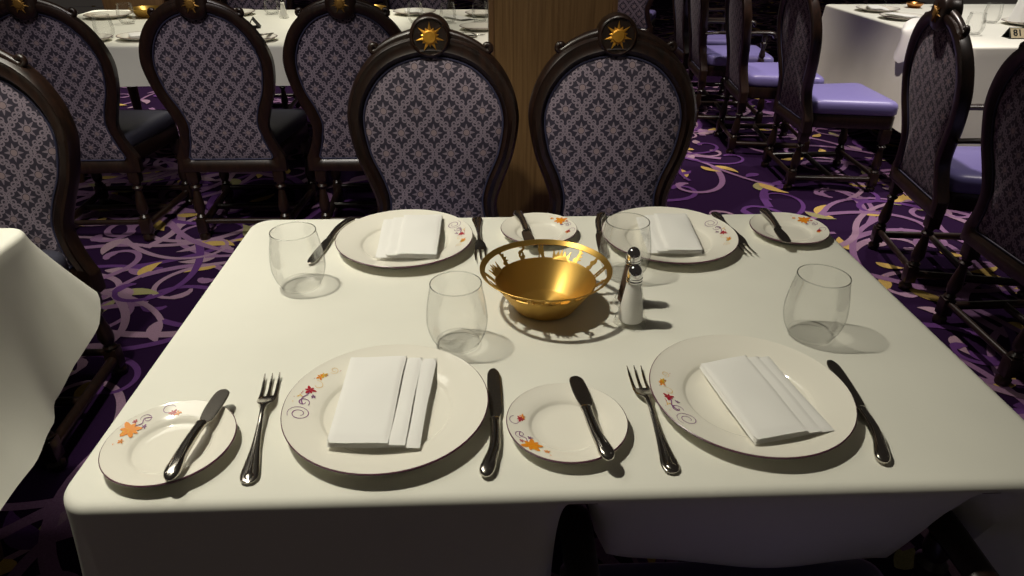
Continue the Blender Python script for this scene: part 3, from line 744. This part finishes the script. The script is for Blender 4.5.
# gold dish with openwork band
def dish():
    t = thing('gold_dish', 'gold openwork dish in the middle of the table', 'dish', (.0965, 1.0035, zf))
    bm = bmesh.new()
    lathe(bm, [(.040, .0), (.048, .0), (.052, .0025), (.081, .0445), (.0838, .0495), (.0826, .0497), (.0796, .0448), (.0505, .0045), (.046, .0026), (.001, .0026)], 96); link('bowl', bm, 'brass', t, True, 40)
    bm = bmesh.new(); r1, z1 = .1085, .0725
    lathe(bm, [(r1-.0075, z1-.0062), (r1, z1-.0007), (r1+.0008, z1+.0006), (r1-.0003, z1+.0009), (r1-.0082, z1-.0048), (r1-.0075, z1-.0062)], 96, (0, 0, 0), 0, False, False)
    link('rim', bm, 'brass', t, True, 40)
    # figures: outlines in (u along the band, v from bowl edge 0 to rim 1); some reach only part way
    bm = bmesh.new()
    def band(a, u, v, k):
        r = .0832 + (.1035-.0832)*v; z = .0490 + (.0682-.0490)*v; th = a + u/r
        off = (-.0006, .0006)[k]
        return ((r+off*.7)*math.cos(th), (r+off*.7)*math.sin(th), z-off*.7)
    def fig(a, pts, s=.011):
        A = [bm.verts.new(band(a, u*s, v, 0)) for u, v in pts]; Bv = [bm.verts.new(band(a, u*s, v, 1)) for u, v in pts]; n = len(pts)
        bm.faces.new(A); bm.faces.new(Bv[::-1])
        for i in range(n): bm.faces.new((A[i], Bv[i], Bv[(i+1) % n], A[(i+1) % n]))
    def stroke(a, pts, w=.16, s=.011, k=5):
        P = catmull([(u, v*2, 0) for u, v in pts], k); L, R = [], []
        for i, p in enumerate(P):
            tg = (P[min(i+1, len(P)-1)]-P[max(0, i-1)]).normalized(); q = Vector((-tg.y, tg.x, 0))*w
            L.append((p.x+q.x, (p.y+q.y)/2)); R.append((p.x-q.x, (p.y-q.y)/2))
        fig(a, L + R[::-1], s)
    crown = [(-1.3, -.05), (-1.5, .62), (-.9, .22), (-.45, .60), (-.3, .22), (.05, .70), (.3, .22), (.55, .55), (.9, .22), (1.5, .62), (1.3, -.05)]
    barb = [(-.28, -.05), (-.2, .2), (-.75, .28), (-.22, .38), (-.7, .52), (-.2, .58), (-.55, .78), (-.12, .80), (-.2, 1.05), (.45, 1.05), (.2, .7), (.28, .35), (.7, .2), (.45, .05), (.5, -.05)]
    lady = [(-.62, -.05), (-.45, .1), (-.4, .5), (-.28, .62), (-.38, .78), (-.22, .92), (-.05, .80), (.0, .55), (.12, .80), (.05, 1.05), (.5, 1.05), (.45, .8), (.58, .55), (.42, .35), (.55, -.05), (.32, -.05), (.25, .35), (.05, .12), (.0, -.05)]
    scr = [(-.35, 1.04), (-.5, .75), (-.1, .62), (.25, .5), (.55, .3), (.2, .08), (-.15, .22), (.1, .36)]
    curl = [(.6, .45), (.25, .6), (-.1, .45), (.15, .25), (.5, .1), (.2, -.04)]
    fish = [(-.2, 1.04), (.1, .8), (-.25, .6), (.25, .4), (-.1, .2), (.2, -.04)]
    order = [('lady', 90), ('scr', 112), ('barb', 137), ('crown', 160), ('ladder', 182), ('crown', 203), ('barb', 228), ('lady', 250), ('crown', 270), ('scr', 292), ('barb', 318), ('fish', 343), ('ladder', 6), ('fish', 25), ('barb', 47), ('crown', 67)]
    for nm, a in order:
        a = math.radians(a)
        if nm == 'crown': fig(a, crown)
        elif nm == 'barb': fig(a, barb)
        elif nm == 'lady': fig(a, lady)
        elif nm == 'scr': stroke(a, scr); stroke(a, curl, .13)
        elif nm == 'fish': stroke(a, fish, .2); stroke(a, curl, .13)
        else:
            fig(a, [(-.45, -.05), (-.38, 1.05), (-.12, 1.05), (-.18, -.05)]); fig(a, [(.18, -.05), (.12, 1.05), (.38, 1.05), (.45, -.05)])
            for v in (.2, .5, .8): fig(a, [(-.4, v-.05), (-.4, v+.05), (.4, v+.05), (.4, v-.05)])
    loops(bm, [[band(2*PI*j/96, 0, v, k) for j in range(96)] for v, k in ((-.06, 0), (.03, 0), (.03, 1), (-.06, 1), (-.06, 0))])
    loops(bm, [[band(2*PI*j/96, 0, v, k) for j in range(96)] for v, k in ((.97, 0), (1.06, 0), (1.06, 1), (.97, 1), (.97, 0))])
    link('openwork_band', bm, 'brass', t, False)
dish()

# shakers
def make_shaker(label, fill, x, y):
    t = thing('shaker', label, 'shaker', (x, y, zf))
    bm = bmesh.new()
    pr = [(.024, .0), (.0265, .003), (.026, .009), (.0225, .015), (.0200, .030), (.0148, .070), (.0122, .090), (.0118, .094)]
    rings = []
    for r, z in pr: rings.append([((r*(1+.05*math.cos(16*PI*j/48)*(1.6 if z < .012 else .6)))*math.cos(2*PI*j/48), (r*(1+.05*math.cos(16*PI*j/48)*(1.6 if z < .012 else .6)))*math.sin(2*PI*j/48), z) for j in range(48)])
    loops(bm, rings, True, False, True, False); link('glass_body', bm, 'shaker_glass', t, True, 25)
    bm = bmesh.new(); lathe(bm, [(.014, .006), (.0202, .0105), (.0186, .030), (.0134, .070), (.0108, .088), (.002, .0885)], 24); link(fill, bm, fill, t, True, 50)
    bm = bmesh.new(); lathe(bm, [(.0119, .0895), (.0128, .0905), (.0128, .093), (.0119, .094), (.0128, .0955), (.0128, .098), (.0119, .0985), (.0123, .102), (.0120, .108), (.0104, .1145), (.0075, .1195), (.004, .1222), (.001, .1228)], 32); link('cap', bm, 'chrome', t, True, 50)
    for k in t.children: k.scale = (1, 1, .865)
    return t
make_shaker('salt shaker with white salt beside the gold dish', 'salt', .231, .944)
make_shaker('pepper shaker half hidden behind the salt shaker', 'pepper', .241, 1.006)

# ------------------------------------------------------------------ things on the tables behind
def far_plate(label, x, y, R=.13, name='dinner_plate'):
    bm = bmesh.new(); lathe(bm, [(R*.5, 0), (R*.56, 0), (R*.65, .003), (R, .019), (R-.001, .021), (R-.004, .0205), (R*.68, .007), (R*.62, .0045), (.001, .0045)], 48, (0, 0, 0), [0, 0, 0, 1, 1, 0, 0, 0])
    o = link(name, bm, ['glaze', 'plum'], None, True, 45); o.location = (x, y, zf); return tag(o, label, 'plate')
def far_napkin(label, x, y, rz, z, w=.11, l=.18):
    o = napkin(label, [(x-w/2, y+l/2), (x-w/2, y-l/2), (x+w/2, y-l/2), (x+w/2, y+l/2)], z, x*7); o.rotation_euler.z = rz; return o
def standing_napkin(label, x, y, z, rz):
    """napkin folded to a standing fan wedge"""
    bm = bmesh.new(); rings = []
    for k in range(8):
        t = k/7; zz = .17*t; rr = []
        for j in range(40):
            a = 2*PI*j/40; r = (.085*(1-.5*t)) + .006*math.sin(a*5)*(1-.6*t); rr.append((r*1.35*math.cos(a), r*.55*math.sin(a)+.02*t, zz))
        rings.append(rr)
    loops(bm, rings, True, False, True, True); o = link('standing_napkin', bm, 'napkin', None, True, 60); o.location = (x, y, z); o.rotation_euler.z = rz; return tag(o, label, 'napkin')
def tent_card(label, x, y, rz, text=None):
    t = thing('table_number_card', label, 'sign', (x, y, zf), rz)
    bm = bmesh.new(); w, d, h, th = .05, .036, .050, .0022
    for s in (-1, 1):
        P = [(s*d, 0), (s*(d-.006), 0), (0, h-.006), (0, h)]
        vs = [[bm.verts.new((xx, yy, zz)) for yy, zz in P] for xx in (-w, w)]
        for i in range(4): bm.faces.new((vs[0][i], vs[0][(i+1) % 4], vs[1][(i+1) % 4], vs[1][i])).material_index = 0
        bm.faces.new(vs[0]); bm.faces.new(vs[1])
    box(bm, -w, w, -d+.006, d-.006, 0, .003)
    link('folded_card', bm, 'card', t, False)
    if text:
        cu = bpy.data.curves.new('number', 'FONT'); cu.body = text; cu.size = .048; cu.align_x = 'CENTER'; cu.align_y = 'CENTER'; cu.extrude = .0006; cu.offset = .001
        o = bpy.data.objects.new('number', cu); COL.objects.link(o); bpy.context.view_layer.update()
        me = bpy.data.meshes.new_from_object(o.evaluated_get(bpy.context.evaluated_depsgraph_get())); bpy.data.objects.remove(o)
        q = bpy.data.objects.new('number', me); me.materials.clear(); me.materials.append(M['card']); COL.objects.link(q); q.parent = t
        ang = math.atan2(h, d)
        bm = bmesh.new(); box(bm, -w+.004, w-.004, -.026, .026, 0, .001); pn = link('number_panel', bm, 'card_paper', t, False)
        q.data.transform(Matrix.Translation((-.010, 0, 0)))
        for ob, off in ((pn, .0006), (q, .0022)):
            ob.rotation_euler = (ang, 0, 0); n = Vector((0, -math.sin(ang), math.cos(ang))); ob.location = Vector((0, -d/2, h/2)) + n*off
    return t
far_plate('white plate behind the tumblers at the left end of the long far table', -2.20, 4.40)
far_plate('small plate near the front edge of the long far table below the tumbler', -1.90, 3.60, .085, 'bread_plate')
far_plate('plate with rumpled napkin on the far table beside the second chair of the row', -1.70, 3.66, .11)
far_napkin('rumpled napkin on the front plate of the far table beside the second chair', -1.70, 3.66, .5, ZT+.014, .10, .12)
dup(gl, (-1.89, 3.70, zf), 0, 'tumbler on the far table between the first and second chairs of the left row')
dup(gl, (-1.98, 4.15, zf), 0, 'second tumbler on the far table standing behind another at the left')
bm = bmesh.new(); lathe(bm, [(.05, 0), (.055, .002), (.10, .05), (.098, .051), (.05, .006), (.001, .005)], 40); o = link('gold_dish', bm, 'brass'); o.location = (-1.98, 4.42, zf); tag(o, 'gold dish on the far table, partly behind the second chair of the row', 'dish')
o2 = o.copy(); COL.objects.link(o2); o2.location = (-.68, 4.45, zf); o2['label'] = 'gold dish on the far table behind the third chair of the row'
tent_card('dark folded tent card seen from its open end on the far table', -1.25, 4.02, PI/2+RD(13))
dup(gl, (-1.28, 4.52, zf), 0, 'tumbler on the far table behind the tent card')
make_shaker('shaker on the far table right of the tent card', 'salt', -1.17, 4.36)
far_plate('bread plate at the front edge of the far table below the tent card', -1.10, 3.60, .085, 'bread_plate')
lay(dup(bk, (0, 0, 0), 0, 'butter knife on the bread plate below the tent card'), (-1.15, 3.55), (-1.06, 3.68), zk)
far_plate('plate on the far table at left of the standing tent card', -1.50, 4.50, .12)
far_plate('plate on the far table right behind the left medallion chair', -.42, 4.52)
far_napkin('napkin on the plate behind the left medallion chair', -.42, 4.52, .2, ZT+.0148)
dup(gl, (-.385, 4.18, zf), 0, 'tumbler on the far table just behind the left sun medallion')
dup(gl, (-.20, 4.16, zf), 0, 'tumbler on the far table right of the left sun medallion')
far_napkin('loose napkin on the far table right of the sun medallion', -.14, 4.32, .7, ZT+.002)
far_plate('plate on the far table at the edge of the wooden pillar', -.02, 3.93, .11)
far_plate('rear plate on the far table beside the wooden pillar', .0, 4.45, .11)
dup(gl, (-.02, 4.22, zf), 0, 'tumbler on the far table beside the wooden pillar')
lay(dup(kn, (0, 0, 0), 0, 'knife near the front edge of the far table beside the pillar'), (-.03, 3.68), (-.22, 3.70), zf)
lay(dup(fk, (0, 0, 0), 0, 'fork near the front edge of the far table beside the pillar'), (-.20, 3.78), (-.02, 3.74), zf)
# right-hand table
far_plate('rear white plate at the left edge of the upper right table', 2.52, 4.62)
far_plate('front white plate at the left edge of the upper right table', 2.50, 4.28)
far_napkin('folded napkin on the front plate at the left of the upper right table', 2.50, 4.28, .4, ZT+.0160)
far_napkin('folded napkin on the rear plate at the left of the upper right table', 2.52, 4.62, -.3, ZT+.0160)
dup(gl, (2.57, 3.72, zf), 0, 'tumbler on the upper right table beside the crest of the carved armchair')
dup(gl, (2.93, 4.12, zf), 0, 'tumbler on the upper right table before the folded napkin')
far_plate('plate under the folded napkin at the right edge of the photo', 3.10, 4.05)
standing_napkin('white standing napkin on the plate at the right edge of the photo', 3.09, 4.05, ZT+.0225, .2)
tent_card('small tent card with number 81 on the upper right table', 2.735, 3.62, 0, '81')
bm = bmesh.new(); lathe(bm, [(.03, 0), (.035, .002), (.055, .03), (.053, .031), (.03, .005), (.001, .004)], 32); o = link('copper_dish', bm, 'copper'); o.location = (2.85, 4.78, zf); tag(o, 'small copper dish at the back of the upper right table', 'dish')
def goblet(label, x, y):
    t = thing('wine_glass', label, 'glass', (x, y, zf))
    bm = bmesh.new(); lathe(bm, [(.03, 0), (.03, .0015), (.006, .005), (.004, .02), (.004, .06), (.012, .07)], 24); link('stem', bm, 'glass_base', t)
    bm = bmesh.new(); lathe(bm, [(.012, .0705), (.030, .085), (.036, .105), (.034, .13), (.033, .13), (.035, .105), (.029, .086), (.011, .0715)], 24); link('bowl', bm, 'glass', t)
    bm = bmesh.new(); lathe(bm, [(.010, .0725), (.027, .0865), (.030, .098), (.002, .098)], 24); link('drink', bm, 'amber', t)
goblet('stemmed glass with amber drink at the top edge, left of the carved armchair', 2.66, 4.80)
goblet('stemmed glass with amber drink at the top edge, right of the carved armchair', 3.02, 4.80)
def hanging_napkin():
    bm = bmesh.new(); nu, nv = 14, 26; x0 = 2.27
    rows = []
    for j in range(nv+1):
        t = j/nv; row = []
        for i in range(nu+1):
            u = i/nu-.5
            if t < .5: s = t/.5; x, z = 2.50-(.50-2.315)*0 - s*.185, ZT+.030*(1-s)+.006+.014*math.sin(u*11+s*3)+.02*math.sin(PI*s)
            else: s = (t-.5)/.5; x, z = 2.315-.03*s**.5-.012*math.sin(u*8), ZT+.006-.17*s*(1-.5*abs(u))
            y = 3.84 + u*(.26-.10*t) + .02*math.sin(t*6)
            row.append((x, y, z))
        rows.append(row)
    for k in (0, .003):
        vs = [[bm.verts.new((x-k, y, z-k)) for x, y, z in r] for r in rows]
        for j in range(nv):
            for i in range(nu): bm.faces.new((vs[j][i], vs[j][i+1], vs[j+1][i+1], vs[j+1][i]))
    o = link('napkin', bm, 'napkin', None, True, 70); tag(o, 'white napkin hanging over the left edge of the upper right table', 'napkin')
hanging_napkin()

# ------------------------------------------------------------------ groups of like things
def group_of(o):
    k = o.name.split('.')[0]; x, y = o.location.x, o.location.y
    if k == 'dining_chair':
        if y < .6: return None
        if x > 1.25 and y < 6: return 'chairs in the row along the right aisle'
        if y < 2.5: return 'chairs facing the camera at the two near tables'
        if y < 4: return 'chairs of the left row seen from behind'
        return 'far chairs at the top edge'
    if k in ('dining_table', 'tablecloth'): return {'dining_table': 'tables under white cloths', 'tablecloth': 'white tablecloths'}[k]
    zone = 'on the foreground table' if y < 1.6 else ('on the upper right table' if x > 2 else 'on the far left table')
    return {'dinner_plate': 'dinner plates ', 'bread_plate': 'bread plates ', 'folded_napkin': 'folded napkins ', 'dinner_fork': 'forks ', 'dinner_knife': 'dinner knives ',
            'butter_knife': 'butter knives ', 'drinking_glass': 'stemless glasses ', 'shaker': 'shakers ', 'gold_dish': 'gold dishes ', 'wine_glass': 'stemmed glasses '}.get(k, '') + zone if k in (
            'dinner_plate', 'bread_plate', 'folded_napkin', 'dinner_fork', 'dinner_knife', 'butter_knife', 'drinking_glass', 'shaker', 'gold_dish', 'wine_glass') else None
found = {}
for o in COL.objects:
    if o.parent is None and o.get('label'):
        g = group_of(o)
        if g: found.setdefault(g, []).append(o)
for g, os_ in found.items():
    if len(os_) > 1:
        for o in os_: o['group'] = g
